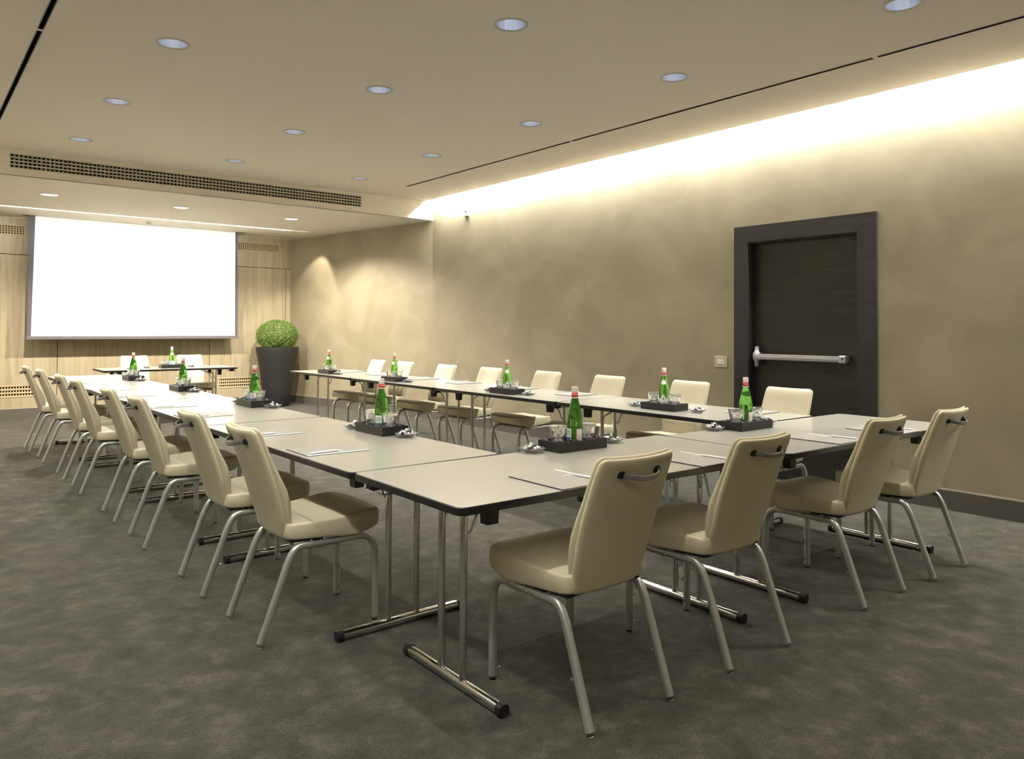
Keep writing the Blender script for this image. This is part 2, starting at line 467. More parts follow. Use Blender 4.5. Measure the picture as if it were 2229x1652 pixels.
# ---------------------------------------------------------------- downlights
def make_downlight():
    r = empty('ceiling_downlight'); r['category'] = 'ceiling light'
    bm = bmesh.new(); lathe(bm, [(RL - .003, .002), (RL + .001, -.004), (RL + .016, -.004), (RL + .018, 0)], 40)
    link('trim_ring', bm, M['trimring'], r, True)
    bm = bmesh.new()
    prof = [(RL - .002, 0), (RL - .004, .03), (RL - .012, .07), (RL - .024, .1), (.045, .115), (.042, .14)]
    fn = lambda rr, z, a, i: rr * (1 + .022 * math.cos(14 * a)) if 0 < i < 4 else rr
    lathe(bm, prof, 60, closed_top=True, fn=fn); link('reflector', bm, M['reflector'], r, True)
    bm = bmesh.new(); lathe(bm, [(.012, .118), (.03, .112), (.034, .125), (.02, .138)], 20, closed_top=True, closed_bot=True)
    link('lamp', bm, M['lamp'], r, True)
    return Proto(r)
DL = make_downlight()
lamp_data = bpy.data.lights.new('downlight_beam', 'SPOT')
lamp_data.energy = 33 * K; lamp_data.color = (1.0, .96, .89); lamp_data.spot_size = math.radians(126); lamp_data.spot_blend = .85; lamp_data.shadow_soft_size = .018
far_data = lamp_data.copy(); far_data.spot_size = math.radians(150); far_data.spot_blend = .5; far_data.energy = 200 * K; far_data.color = (1.0, .92, .78)
colname = ('left', 'middle', 'right')
rown = ('behind the camera', 'above the camera', 'nearest the camera', 'second', 'third', 'closest to the long grille')
lb = {(1, 1): 'round recessed downlight at the top of the picture, middle column, nearest the camera',
      (0, 2): 'round recessed downlight at the upper left, nearest of the left column',
      (0, 3): 'round recessed downlight second nearest in the left column',
      (0, 4): 'round recessed downlight of the left column, just before the long ceiling grille',
      (1, 2): 'round recessed downlight second nearest in the middle column',
      (1, 3): 'round recessed downlight third nearest in the middle column',
      (1, 4): 'round recessed downlight of the middle column, just before the long ceiling grille',
      (2, 0): 'round recessed downlight cut off by the top edge of the picture at the right',
      (2, 1): 'round recessed downlight of the right column above the dark door, large and fully visible',
      (2, 2): 'round recessed downlight third nearest in the right column',
      (2, 3): 'round recessed downlight fourth nearest in the right column',
      (2, 4): 'round recessed downlight of the right column, just before the long ceiling grille'}
for i, x in enumerate(LX):
    for j, y in enumerate(LYS):
        DL.at((x, y, HC), 0, lb.get((i, j), 'round recessed downlight of the %s column %s, outside the picture' % (colname[i], ('over the camera', 'over the nearest chairs')[min(j, 1)])), 'downlights in the main ceiling')
        l = bpy.data.objects.new('downlight_beam', lamp_data); COL.objects.link(l); l.location = (x, y, HC + .028)
for (x, y), s in zip(FARL, ('left', 'middle', 'right')):
    DL.at((x, y, HS), 0, 'round recessed downlight in the lower far ceiling before the screen, %s of the three' % s, 'downlights in the lower far ceiling')
    l = bpy.data.objects.new('downlight_beam', far_data); COL.objects.link(l); l.location = (x, y, HS + .018)

# cove tubes along both side walls, end to end
for side, x in (('right', XR - .085), ('left', XL + .085)):
    tm = M['tube'] if side == 'right' else M['tube_dim']; n = 7; y0, y1 = YF + .05, YS - .12; s = (y1 - y0) / n
    for k in range(n):
        bm = bmesh.new(); tube(bm, [(0, .01, 0), (0, s - .01, 0)], .013, 10)
        o = link('cove_tube', bm, tm, smooth=False); o.location = (x, y0 + k * s, HC + .052)
        tag(o, 'fluorescent tube hidden in the light cove of the %s wall, one of a continuous line' % side, 'light tube', 'tubes in the %s light cove' % side)
# luminous strips in the far ceiling slot
for k, (x0, x1) in enumerate(sl2):
    bm = bmesh.new(); box(bm, x0 + .005, x1 - .005, SY - .006, SY + .006, HS + .01, HS + .02)
    o = link('slot_light', bm, M['strip'])
    tag(o, 'thin luminous strip in the ceiling slot before the screen, ' + ('leftmost piece', 'second piece from the left', 'third piece from the left', 'short piece at the right end')[k], 'light strip', 'luminous strips in the far ceiling slot')
wash = bpy.data.lights.new('screen_wash', 'AREA'); wash.shape = 'RECTANGLE'; wash.size = 4.6; wash.size_y = .03; wash.energy = 20 * K; wash.color = (1.0, .95, .84); wash.spread = math.radians(150)
wl = bpy.data.objects.new('screen_wash', wash); COL.objects.link(wl); wl.location = (2.55, SY, HS - .002); wl.rotation_euler = (math.radians(48), 0, 0)
sp = bpy.data.lights.new('corner_spot', 'SPOT'); sp.energy = 38 * K; sp.spot_size = math.radians(74); sp.spot_blend = .35; sp.color = (1, .9, .72); sp.shadow_soft_size = .02
so = bpy.data.objects.new('corner_spot', sp); COL.objects.link(so); so.location = (5.12, SY, HS - .004)
d = Vector((5.35, 12.2, 1.3)) - so.location; so.rotation_euler = d.to_track_quat('-Z', 'Y').to_euler()

# ---------------------------------------------------------------- door
dr = struct(empty('door_1', (XR, (DY0 + DY1) / 2, 0)))
cy = (DY0 + DY1) / 2
bm = bmesh.new(); box(bm, .075, .115, DY0 - cy + .012, DY1 - cy - .012, .006, DZ - .006, .002); link('door_leaf', bm, M['door'], dr)
bm = bmesh.new()
FZ = 2.233
def mitre(bm, pts, x0=-.028, x1=.0):
    a = [bm.verts.new((x0, y, z)) for y, z in pts]; b2 = [bm.verts.new((x1, y, z)) for y, z in pts]
    bm.faces.new(a); bm.faces.new(b2[::-1])
    for k in range(4): bm.faces.new((a[k], b2[k], b2[(k + 1) % 4], a[(k + 1) % 4]))
g = .0012
mitre(bm, [(FY0 - cy, 0), (DY0 - cy, 0), (DY0 - cy, DZ - g), (FY0 - cy, FZ - g)])
mitre(bm, [(DY1 - cy, 0), (FY1 - cy, 0), (FY1 - cy, FZ - g), (DY1 - cy, DZ - g)])
box(bm, 0, .16, DY0 - cy, DY0 - cy + .01, 0, DZ); box(bm, 0, .16, DY1 - cy - .01, DY1 - cy, 0, DZ)
link('side_frame', bm, M['doorframe'], dr)
bm = bmesh.new(); mitre(bm, [(FY0 - cy, FZ), (DY0 - cy, DZ), (DY1 - cy, DZ), (FY1 - cy, FZ)])
box(bm, 0, .16, DY0 - cy + .01, DY1 - cy - .01, DZ - .01, DZ)
link('head_frame', bm, M['doorframe'], dr)
bm = bmesh.new()
y0, y1 = 3.16 - cy, 3.955 - cy
box(bm, -.012, .026, y0, y1, 1.04, 1.088, .006); box(bm, -.016, .0, y0 + .02, y1 - .02, 1.052, 1.07, .003)
pb = link('push_bar', bm, M['bar'], dr, True, .6)
bm = bmesh.new(); box(bm, -.018, .03, y0 - .03, y0 + .03, 1.032, 1.094, .012, 3); link('end_cap', bm, M['bar'], pb, True, .6)
bm = bmesh.new()
prof = [(.017, .975), (.019, .985), (.022, 1.02), (.036, 1.04), (.036, 1.092), (.024, 1.108), (.018, 1.14), (.017, 1.155)]
lathe(bm, prof, 16, closed_top=True, closed_bot=True, c=(.012, y1 + .01)); box(bm, .02, .075, y1 - .01, y1 + .03, 1.03, 1.1)
box(bm, .02, .075, y0 - .02, y0 + .02, 1.04, 1.088)
link('latch_housing', bm, M['bar'], pb, True, .7)
bm = bmesh.new(); lathe(bm, [(.008, 0), (.008, .003)], 14, closed_top=True, closed_bot=True)
k = link('lock_cylinder', bm, M['black'], pb); k.location = (-.018, y0 - .005, 1.068); k.rotation_euler = (0, -PI / 2, 0)

# switch plate and sensor
r = empty('light_switch', (XR, 4.333, 1.003)); tag(r, 'square pale metal three key light switch plate on the wall left of the door', 'light switch')
bm = bmesh.new(); box(bm, -.009, 0, -.067, .067, -.05, .05, .003); link('plate', bm, M['switch'], r)
for k in range(3):
    bm = bmesh.new(); box(bm, -.013, -.008, -.036 + k * .0245, -.036 + k * .0245 + .0225, -.022, .022, .0015); link('key', bm, M['white'], r)
r = empty('motion_sensor', (XR, 8.44, 2.875)); tag(r, 'small white box sensor high on the right wall under the light cove', 'sensor')
bm = bmesh.new(); box(bm, -.035, 0, -.055, .055, -.055, .055, .006); link('housing', bm, M['white'], r)
bm = bmesh.new(); lathe(bm, [(.016, 0), (.01, .01)], 14, closed_top=True, closed_bot=True); k = link('lens', bm, M['black'], r); k.location = (-.035, -.02, .005); k.rotation_euler = (0, -PI / 2, 0)
bm = bmesh.new(); lathe(bm, [(.035, 0), (.033, -.012), (.02, -.018)], 20, closed_top=True); o = link('smoke_detector', bm, M['slot'], smooth=True, sharp=.7)
o.location = (2.849, 12.22, HS); tag(o, 'tiny round detector on the far ceiling above the screen', 'detector')

# ---------------------------------------------------------------- projection screen
YSC = 12.55
r = empty('projection_screen', (2.83, YSC, 1.1)); tag(r, 'large white pull-down projection screen with grey violet borders hanging before the far wall', 'projection screen')
def strip(bm, xa0, xa1, xb0, xb1, z0, z1, th=.0015):
    """vertical sheet: bottom from xa0..xa1 at z0 to top xb0..xb1 at z1"""
    v = [bm.verts.new(p) for p in ((xa0, -th, z0), (xa1, -th, z0), (xb1, -th, z1), (xb0, -th, z1), (xa0, th, z0), (xa1, th, z0), (xb1, th, z1), (xb0, th, z1))]
    for q_ in ((0, 1, 2, 3), (5, 4, 7, 6), (0, 4, 5, 1), (1, 5, 6, 2), (2, 6, 7, 3), (3, 7, 4, 0)): bm.faces.new([v[i] for i in q_])
zb, zt = 1.165, HS + .12
ox = -2.83
bm = bmesh.new(); strip(bm, 1.415 + ox, 4.247 + ox, 1.452 + ox, 4.238 + ox, zb - 1.1, zt - 1.1); link('fabric', bm, M['screen'], r)
bm = bmesh.new(); strip(bm, 1.366 + ox, 1.415 + ox, 1.378 + ox, 1.452 + ox, zb - 1.1, zt - 1.1); link('border', bm, M['screen_edge'], r)
bm = bmesh.new(); strip(bm, 4.247 + ox, 4.29 + ox, 4.238 + ox, 4.275 + ox, zb - 1.1, zt - 1.1); link('border', bm, M['screen_edge'], r)
bm = bmesh.new(); box(bm, 1.36 + ox, 4.3 + ox, -.014, .014, 1.118 - 1.1, 1.165 - 1.1, .004); link('bottom_bar', bm, M['screen_bar'], r)

# ---------------------------------------------------------------- planter and boxwood ball
PX, PY = 4.885, 12.36
r = empty('potted_boxwood', (PX, PY, 0)); tag(r, 'round clipped boxwood ball in a tall tapering charcoal planter, far right corner', 'potted plant')
bm = bmesh.new()
lathe(bm, [(.2, 0), (.206, .01), (.235, .25), (.275, .55), (.318, .82), (.343, .955), (.343, .972), (.33, .976), (.318, .965), (.305, .9)], 56, closed_bot=True)
link('pot', bm, M['planter'], r, True, .6)
bm = bmesh.new(); lathe(bm, [(.31, .925), (.1, .93)], 32, closed_top=True); link('soil', bm, M['soil'], r)
bm = bmesh.new()
rnd = random.Random(3)
for i in range(13000):
    th = rnd.uniform(0, 2 * PI); cz = rnd.uniform(-.75, 1); s = math.sqrt(1 - cz * cz)
    dv = Vector((s * math.cos(th), s * math.sin(th), cz))
    k = 1 - abs(rnd.gauss(0, .09)) + (.04 * rnd.random() if rnd.random() < .25 else 0)
    p = Vector((dv.x * .338 * k, dv.y * .338 * k, .93 + .235 + dv.z * .268 * k))
    n_ = (dv + Vector((rnd.gauss(0, .6), rnd.gauss(0, .6), rnd.gauss(0, .6)))).normalized()
    u = n_.orthogonal().normalized(); u = Matrix.Rotation(rnd.uniform(0, 6.28), 3, n_) @ u; w = n_.cross(u)
    a, b2 = rnd.uniform(.006, .0105), rnd.uniform(.0035, .006)
    bm.faces.new([bm.verts.new(p + u * a), bm.verts.new(p + w * b2 + n_ * .001), bm.verts.new(p - u * a), bm.verts.new(p - w * b2 + n_ * .001)])
o = link('foliage', bm, M['leaf'], r); o['kind'] = 'stuff'
bm = bmesh.new()
for i in range(26):
    th = rnd.uniform(0, 2 * PI); cz = rnd.uniform(-.3, 1); s = math.sqrt(1 - cz * cz)
    e = Vector((s * math.cos(th) * .3, s * math.sin(th) * .3, 1.165 + cz * .22)); tube(bm, [(rnd.uniform(-.05, .05), rnd.uniform(-.05, .05), .93), (e.x * .5, e.y * .5, e.z * .5 + .5), e], [.006, .004, .002], 5)
link('branches', bm, M['soil'], r)

# ---------------------------------------------------------------- folding tables
TZ = .74
def make_table(L_, name='folding_table'):
    r = empty(name); r['category'] = 'table'
    h, w = L_ / 2, .373
    bm = bmesh.new(); prism(bm, rrect(-h + .004, h - .004, -w + .004, w - .004, .03), TZ - .024, TZ, .0006)
    link('tabletop', bm, M['laminate'], r)
    bm = bmesh.new()
    o_, i_ = rrect(-h, h, -w, w, .034), rrect(-h + .0042, h - .0042, -w + .0042, w - .0042, .03)
    n = len(o_)
    zs = [(i_, TZ - .0002), (rrect(-h + .0018, h - .0018, -w + .0018, w - .0018, .0325), TZ - .0002), (o_, TZ - .003), (o_, TZ - .024), (rrect(-h + .002, h - .002, -w + .002, w - .002, .032), TZ - .027), (rrect(-h + .012, h - .012, -w + .012, w - .012, .03), TZ - .027)]
    R = [[bm.verts.new((x, y, z)) for x, y in p] for p, z in zs]
    for a, b2 in zip(R, R[1:]):
        for k in range(n): bm.faces.new((a[k], a[(k + 1) % n], b2[(k + 1) % n], b2[k]))
    link('edging', bm, M['edge'], r, True, .5)
    bm = bmesh.new(); prism(bm, rrect(-h + .01, h - .01, -w + .01, w - .01, .03), TZ - .0265, TZ - .0243); link('underside', bm, M['edge'], r)
    for sx in (-1, 1):
        x = sx * (h - .222)
        bm = bmesh.new(); tube(bm, [(x, -.305, .022), (x, .305, .022)], .0195, 14, 2.4, up=(0, 0, 1)); f = link('foot', bm, M['chrome'], r, True, .6)
        for sy in (-1, 1):
            bm = bmesh.new(); tube(bm, [(x, sy * .29, .022), (x, sy * .318, .022)], .0218, 14, 2.8, up=(0, 0, 1)); link('end_cap', bm, M['rubber'], f, True, .6)
        for sy in (-1, 1):
            bm = bmesh.new(); tube(bm, [(x, sy * .072, .03), (x, sy * .072, TZ - .045)], .0142, 14); link('leg', bm, M['chrome'], r, True, .6)
        bm = bmesh.new(); tube(bm, [(x, -.24, TZ - .048), (x, .24, TZ - .048)], .012, 10); link('pivot_bar', bm, M['chrome'], r, True, .6)
        for sy in (-1, 1):
            bm = bmesh.new(); t = bmesh.new(); box(t, -.027, .027, -.024, .024, -.082, 0, .003)
            for v in t.verts:
                if v.co.z < -.04: v.co.x *= .9; v.co.y *= .86
            merge(bm, t, Matrix.Translation((x, sy * .228, TZ - .0268))); link('bracket', bm, M['black'], r)
            bm = bmesh.new()
            tube(bm, fillet([(x - sx * .012, sy * .085, .565), (x - sx * .02, sy * .089, .575), (x - sx * .045, sy * .095, .635), (x - sx * .2, sy * .095, TZ - .034)], .009, 3), .0055, 8)
            link('brace', bm, M['chrome'], r, True)
        bm = bmesh.new(); box(bm, -sx * .245 + x - .03, -sx * .245 + x + .05, -.11, .11, TZ - .04, TZ - .0268, .003); link('brace_plate', bm, M['black'], r)
    # wire linking hook under one end
    bm = bmesh.new(); z = TZ - .052
    tube(bm, fillet([(-h + .02, .30, z), (-h + .02, .16, z), (-h + .11, .16, z), (-h + .11, .30, z), (-h + .02, .30, z)], .01, 3), .003, 8)
    hk = link('link_hook', bm, M['chrome'], r, True)
    bm = bmesh.new(); box(bm, -h + .035, -h + .095, .275, .325, TZ - .06, TZ - .0268, .003); link('hook_block', bm, M['black'], hk)
    return Proto(r)
TA = make_table(1.785); TB = make_table(1.80)
TA.root['category'] = TB.root['category'] = 'table'
G_F, G_L, G_R = 'tables across the near end', 'tables of the left row', 'tables of the right row'
TA.at((1.375 + .8925, 2.336, 0), -.010, 'grey folding table with black edge nearest the camera, under the largest water tray', G_F)
TA.at((1.375 + .8925 + 1.79, 2.288, 0), -.010, 'grey folding table at the right near corner, before the dark door', G_F)
lc = lambda y: 1.745 - .0125 * (y - 2.7)
for k, (y, t) in enumerate([(3.622, 'grey folding table of the left row joined to the nearest table'), (5.432, 'grey folding table second from the camera in the left row'), (7.245, 'grey folding table third from the camera in the left row, glaring white'), (9.055, 'grey folding table at the far end of the left row')]):
    TB.at((lc(y), y, 0), -PI / 2 + .0125, t, G_L)
TR = TA
for k, t in enumerate(['grey folding table of the right row nearest the dark door', 'grey folding table second from the door in the right row', 'grey folding table third from the door in the right row', 'grey folding table at the far end of the right row']):
    TR.at((4.318, 2.68 + 1.722 * (k + .5), 0), PI / 2, t, G_R, scale=(.962, 1.0, 1.0))
TA.at((2.87, 11.22, 0), PI, 'dark edged folding table standing alone under the projection screen', scale=(.955, .98, 1.0))

# ---------------------------------------------------------------- banquet chair
def pillow(bm, outline, centre, surf, rings=(0, .35, .6, .75, .85, .91, .935, .955, .972, .985, .994, 1.0), cap=True):
    """outline: list of 2-D points; surf(p, r, side) -> 3-D point"""
    n = len(outline)
    for side in (1, -1):
        prev = None
        for r_ in rings:
            if r_ == 0:
                prev = [bm.verts.new(surf(centre, 0, side))]; continue
            ring = [bm.verts.new(surf((centre[0] + (p[0] - centre[0]) * r_, centre[1] + (p[1] - centre[1]) * r_), r_, side)) for p in outline]
            if len(prev) == 1:
                for k in range(n): bm.faces.new((prev[0], ring[k], ring[(k + 1) % n]))
            else:
                for k in range(n): bm.faces.new((prev[k], ring[k], ring[(k + 1) % n], prev[(k + 1) % n]))
            prev = ring
    bmesh.ops.remove_doubles(bm, verts=bm.verts[:], dist=.0002)

def interp(tab, t):
    if t <= tab[0][0]: return tab[0][1]
    for (a, va), (b2, vb) in zip(tab, tab[1:]):
        if t <= b2:
            s = (t - a) / (b2 - a); s = s * s * (3 - 2 * s) if False else s
            return va + (vb - va) * s
    return tab[-1][1]

def edge_fn(r_, r0=.86, p=2.2):
    if r_ <= r0: return 1.0
    return max(0.0, 1 - ((r_ - r0) / (1 - r0)) ** p) ** (1 / p)

# back outline (x, z)
BW = [(.405, .145), (.43, .166), (.48, .183), (.56, .197), (.66, .2), (.80, .197), (.875, .193)]
def back_outline():
    right = []
    ZB, ZT = .398, .888
    # bottom curve
    for k in range(7): a = k / 7; right.append((.135 * a ** 1.0, ZB + .004 * a * a))
    right += [(.15, .405), (.163, .42), (.171, .44), (.179, .465), (.187, .5), (.194, .55), (.199, .61), (.2, .67), (.199, .73), (.198, .79), (.196, .83), (.194, .852)]
    for k in range(1, 6): a = PI / 2 * k / 6; right.append((.168 + .026 * math.cos(a), .858 + .026 * math.sin(a)))
    for k in range(6): a = 1 - k / 6; right.append((.168 * a, .882 + .004 * a * a - .002))
    left = [(-x, z) for x, z in right[::-1] if x > 1e-6]
    top_mid = [(0, .880)]
    return [p for p in right if True] + [p for p in left if p[0] < -1e-6]
BO = back_outline()
def dedupe(P):
    o = []
    for p in P:
        if not o or math.hypot(p[0] - o[-1][0], p[1] - o[-1][1]) > .003: o.append(p)
    return o
BO = dedupe([(x * interp([(.4, .97), (.47, .94), (.6, .925)], z), z) for x, z in BO])
rearY = lambda z: interp([(.39, .118), (.45, .104), (.55, .074), (.65, .043), (.75, .008), (.85, -.030), (.9, -.05)], z)
def curve(x, z):                      # centre bulges towards the rear, wings come forward, more so at the top
    k = interp([(.4, .25), (.6, .8), (.88, 1.0)], z)
    return -k * .026 * (1 - (x / .185) ** 2) + .006 * k
def dent(x, z):                       # leather drawn in at the two handle holes
    d = 0
    for sx in (-1, 1): d += .009 * math.exp(-(((x - sx * .086) / .024) ** 2 + ((z - .826) / .024) ** 2))
    return d
def back_shell(p, r_, side):
    x, z = p; e = edge_fn(r_, .9, 2.0)
    mid = rearY(z) + curve(x, z) + .013
    return (x, mid - side * .0135 * e + (dent(x, z) if side > 0 else 0), z)
def back_pad(p, r_, side):
    x, z = p[0] * .99, .64 + (p[1] - .64) * 1.0 + .006; e = edge_fn(r_, .84, 2.0)
    bul = .022 * math.exp(-((z - .585) / .09) ** 2) * (1 - (x / .24) ** 2) + .012 * math.exp(-((z - .60) / .10) ** 2)
    mid = rearY(z) + curve(x, z) + .032 + bul * .5
    return (x, mid + side * (.0145 + bul * .5) * e, z)
# seat outline (x, y)
def seat_outline():
    R_ = [(0, .108), (.06, .108), (.12, .108), (.168, .11), (.185, .118), (.198, .14), (.21, .2), (.221, .28), (.229, .36), (.229, .42), (.228, .47), (.222, .5), (.207, .527), (.178, .544), (.135, .553), (.085, .557), (.04, .559)]
    return R_ + [(0, .560)] + [(-x, y) for x, y in R_[::-1] if x > 0]
SO = seat_outline()
def seat_s(p, r_, side):
    x, y = p
    top = interp([(.1, .478), (.25, .481), (.36, .49), (.43, .501), (.48, .503), (.52, .499), (.55, .49), (.57, .486)], y)
    bot = interp([(.1, .413), (.3, .408), (.38, .397), (.42, .397), (.47, .41), (.52, .42), (.57, .43)], y)
    top += .002 * (1 - (x / .22) ** 2)
    e = edge_fn(r_, .925, 3.6); m_ = (top + bot) / 2; h = (top - bot) / 2
    return (x, y, m_ + side * h * e)

def make_chair():
    r = empty('banquet_chair'); r['category'] = 'chair'
    bm = bmesh.new(); pillow(bm, SO, (0, .33), seat_s); link('seat', bm, M['leather'], r, True, 1.2)
    bm = bmesh.new(); pillow(bm, BO, (0, .64), back_shell); bk = link('backrest', bm, M['leather'], r, True, 1.2)
    bm = bmesh.new(); pillow(bm, BO, (0, .64), back_pad); link('front_cushion', bm, M['leather'], bk, True, 1.2)
    # seam piping
    # handle
    bm = bmesh.new(); pts = []
    for k in range(13):
        t = -1 + 2 * k / 12; x = .085 * t
        pts.append((x, rearY(.824) + curve(x, .824) - .006 - .030 * (1 - abs(t) ** 3.2) , .826 - .012 * (1 - t * t)))
    tube(bm, pts, .0088, 10, 4.0, rx=.0035, up=(0, 0, 1)); h = link('handle', bm, M['handle'], r, True, .9)
    bm = bmesh.new()
    for k in range(24):
        t = -.55 + 1.1 * k / 23; x = .085 * t
        y = rearY(.824) + curve(x, .824) - .006 - .030 * (1 - abs(t) ** 3.2) - .0038
        for dz in (.003, -.003): box(bm, x - .0011, x + .0011, y - .0003, y + .0012, .826 - .012 * (1 - t * t) + dz - .0005, .826 - .012 * (1 - t * t) + dz + .0005)
    link('stitching', bm, M['stitch'], h)
    for sx in (-1, 1):
        bm = bmesh.new(); x = sx * .087; y = rearY(.826) + curve(x, .826)
        tube(bm, [(x, y + .014, .827), (x, y - .002, .827)], .0145, 12, 3.2, rx=.0125); link('handle_socket', bm, M['rubber'], r, True, .6)
    # frame
    for sx in (-1, 1):
        X = sx * .196
        bm = bmesh.new()
        tube(bm, fillet([(X, .0, .014), (X, .118, .335), (X, .15, .385), (X, .235, .384)], .06, 6), .0142, 12, 3.2); lg = link('leg', bm, M['alu'], r, True, .8)
        bm = bmesh.new(); tube(bm, [(X, -.001, .0), (X, .003, .016)], .0125, 12); link('glide', bm, M['clear'], lg, True, .6)
        bm = bmesh.new(); tube(bm, [(X, .071, .157), (X, .084, .157)], .0075, 12); link('bumper', bm, M['clear'], lg, True, .6)
        bm = bmesh.new()
        tube(bm, fillet([(X, .515, .014), (X, .515, .383), (X, .385, .386)], .085, 7), .0142, 12, 3.2); lg = link('leg', bm, M['alu'], r, True, .8)
        bm = bmesh.new(); tube(bm, [(X, .515, .0), (X, .515, .016)], .0125, 12); link('glide', bm, M['clear'], lg, True, .6)
        for zz in (.045, .148):
            bm = bmesh.new(); tube(bm, [(X - sx * .0225, .511, zz), (X - sx * .0225, .518, zz)], .0095, 14); link('bumper', bm, M['clear'], lg, True, .6)
    bm = bmesh.new()
    for sx in (-1, 1): tube(bm, [(sx * .196, .234, .384), (sx * .196, .386, .386)], .0142, 12, 3.2)
    for yy in (.22, .43): tube(bm, [(-.19, yy, .386), (.19, yy, .386)], .008, 8)
    link('seat_frame', bm, M['alu'], r, True, .8)
    bm = bmesh.new(); box(bm, -.18, .18, .13, .45, .398, .41, .002)
    for sx in (-1, 1):
        for yy in (.25, .41): box(bm, sx * .185 - .012, sx * .185 + .012, yy - .02, yy + .02, .394, .409)
    link('seat_base', bm, M['black'], r)
    for sx in (-1, 1):
        bm = bmesh.new(); tube(bm, fillet([(sx * .214, .41, .4), (sx * .216, .41, .378), (sx * .216, .30, .374), (sx * .214, .3, .398)], .006, 3), .0018, 6); link('link_wire', bm, M['chrome'], r, True)
    return Proto(r)
CH = make_chair()
gF, gL, gR, gB = 'chairs along the near table edge', 'chairs in the left row', 'chairs in the right row by the wall', 'chairs behind the table under the screen'
base = 'cream leather chair '
for (x, y), t in zip([(1.933, 1.763), (2.671, 1.76), (3.712, 1.763), (4.405, 1.742)],
    ['with grey back handle, nearest and largest in the photo', 'with grey back handle, second from the left at the front tables', 'with grey back handle, third from the left at the front tables', 'with grey back handle at the right end of the front tables']):
    CH.at((x, y, 0), 0, base + t, gF)
tl = ['seen from behind in the left row, nearest the camera', 'second from the camera in the left row', 'third from the camera in the left row', 'fourth from the camera in the left row',
      'fifth from the camera in the left row', 'sixth from the camera in the left row', 'seventh from the camera in the left row', 'at the far end of the left row, furthest left in the photo']
for (x, y), t in zip([(1.160, 3.275), (1.15, 4.0), (1.128, 5.025), (1.12, 5.79), (1.098, 6.875), (1.09, 7.60), (1.07, 8.65), (1.042, 9.42)], tl):
    CH.at((x, y, 0), -PI / 2 - .015, base + t, gL)
tr = ['furthest away in the right row, near the planter', 'second furthest in the right row, behind a water bottle', 'third furthest in the right row', 'fourth furthest in the right row',
      'fourth nearest in the right row', 'third nearest in the right row', 'second nearest in the right row, left of the dark door', 'standing before the dark door, nearest in the right row']
for (x, y), t in zip([(4.83, 8.83), (4.86, 8.19), (4.86, 7.275), (4.88, 6.47), (4.91, 5.59), (4.91, 4.76), (4.95, 3.9), (4.95, 3.03)], tr):
    CH.at((x, y, 0), PI / 2, base + t, gR)
for x, t in ((2.615, 'facing the room behind the table under the screen, left one'), (3.375, 'facing the room behind the table under the screen, right one')):
    CH.at((x, 11.95, 0), PI, base + t, gB)

# ---------------------------------------------------------------- trays, bottles, tumblers
def make_tray():
    r = empty('tray'); r['category'] = 'tray'
    bm = bmesh.new(); l, w, t, h = .15, .077, .006, .047
    box(bm, -l, l, -w, -w + t, 0, h); box(bm, -l, l, w - t, w, 0, h); box(bm, -l, -l + t, -w + t, w - t, 0, h); box(bm, l - t, l, -w + t, w - t, 0, h)
    link('rim', bm, M['black'], r)
    obox('base', -l + t, l - t, -w + t, w - t, 0, .006, M['black'], r)
    return Proto(r)
TRAY = make_tray()
def make_pebbles():
    bm = bmesh.new(); rnd = random.Random(5)
    for i in range(520):
        x, y = rnd.uniform(-.135, .135), rnd.uniform(-.062, .062); z = rnd.uniform(.012, .046)
        if math.hypot(x, y) < .052: continue
        if math.hypot(abs(x) - .094, y) < .042: z = min(z, .018)
        t = bmesh.new(); bmesh.ops.create_icosphere(t, subdivisions=1, radius=rnd.uniform(.006, .0105))
        for v in t.verts: v.co *= rnd.uniform(.75, 1.2)
        merge(bm, t, Matrix.Translation((x, y, z)))
    o = link('black_pebbles', bm, M['stone']); o['category'] = 'pebbles'; o['kind'] = 'stuff'
    return Proto(o)
PEB = make_pebbles()

def wrap_text(txt, size, R_, z, ang, m, parent, name='lettering', out=.0006):
    c = bpy.data.curves.new('t', 'FONT'); c.body = txt; c.size = size; c.align_x = 'CENTER'; c.align_y = 'CENTER'; c.resolution_u = 2
    ob = bpy.data.objects.new('t', c); COL.objects.link(ob); bpy.context.view_layer.update()
    me = bpy.data.meshes.new_from_object(ob); bpy.data.objects.remove(ob); bpy.data.curves.remove(c)
    for v in me.vertices:
        a = ang + v.co.x / R_; zz = z + v.co.y
        v.co = ((R_ + out) * math.cos(a), (R_ + out) * math.sin(a), zz)
    me.name = name; me.materials.append(m)
    o = bpy.data.objects.new(name, me); COL.objects.link(o); o.parent = parent
    return o
def band(bm, R_, z0, z1, a0, a1, n=18, th=.0007, shape=None):
    prev = None
    for k in range(n + 1):
        t = k / n; a = a0 + (a1 - a0) * t
        zt = z1 if not shape else z0 + (z1 - z0) * shape(t)
        vs = [bm.verts.new((rr * math.cos(a), rr * math.sin(a), zz)) for rr, zz in ((R_, z0), (R_ + th, z0), (R_ + th, zt), (R_, zt))]
        if prev:
            for q_ in range(4): bm.faces.new((prev[q_], vs[q_], vs[(q_ + 1) % 4], prev[(q_ + 1) % 4]))
        else: bm.faces.new(vs)
        prev = vs
    bm.faces.new(prev[::-1])
BH = .283
BPROF = [(.002, 0), (.03, 0), (.0355, .004), (.0362, .012), (.0362, .12), (.0365, .125), (.036, .131), (.0345, .15), (.031, .168), (.0255, .19), (.0195, .213), (.0155, .232), (.0135, .25), (.013, .262)]
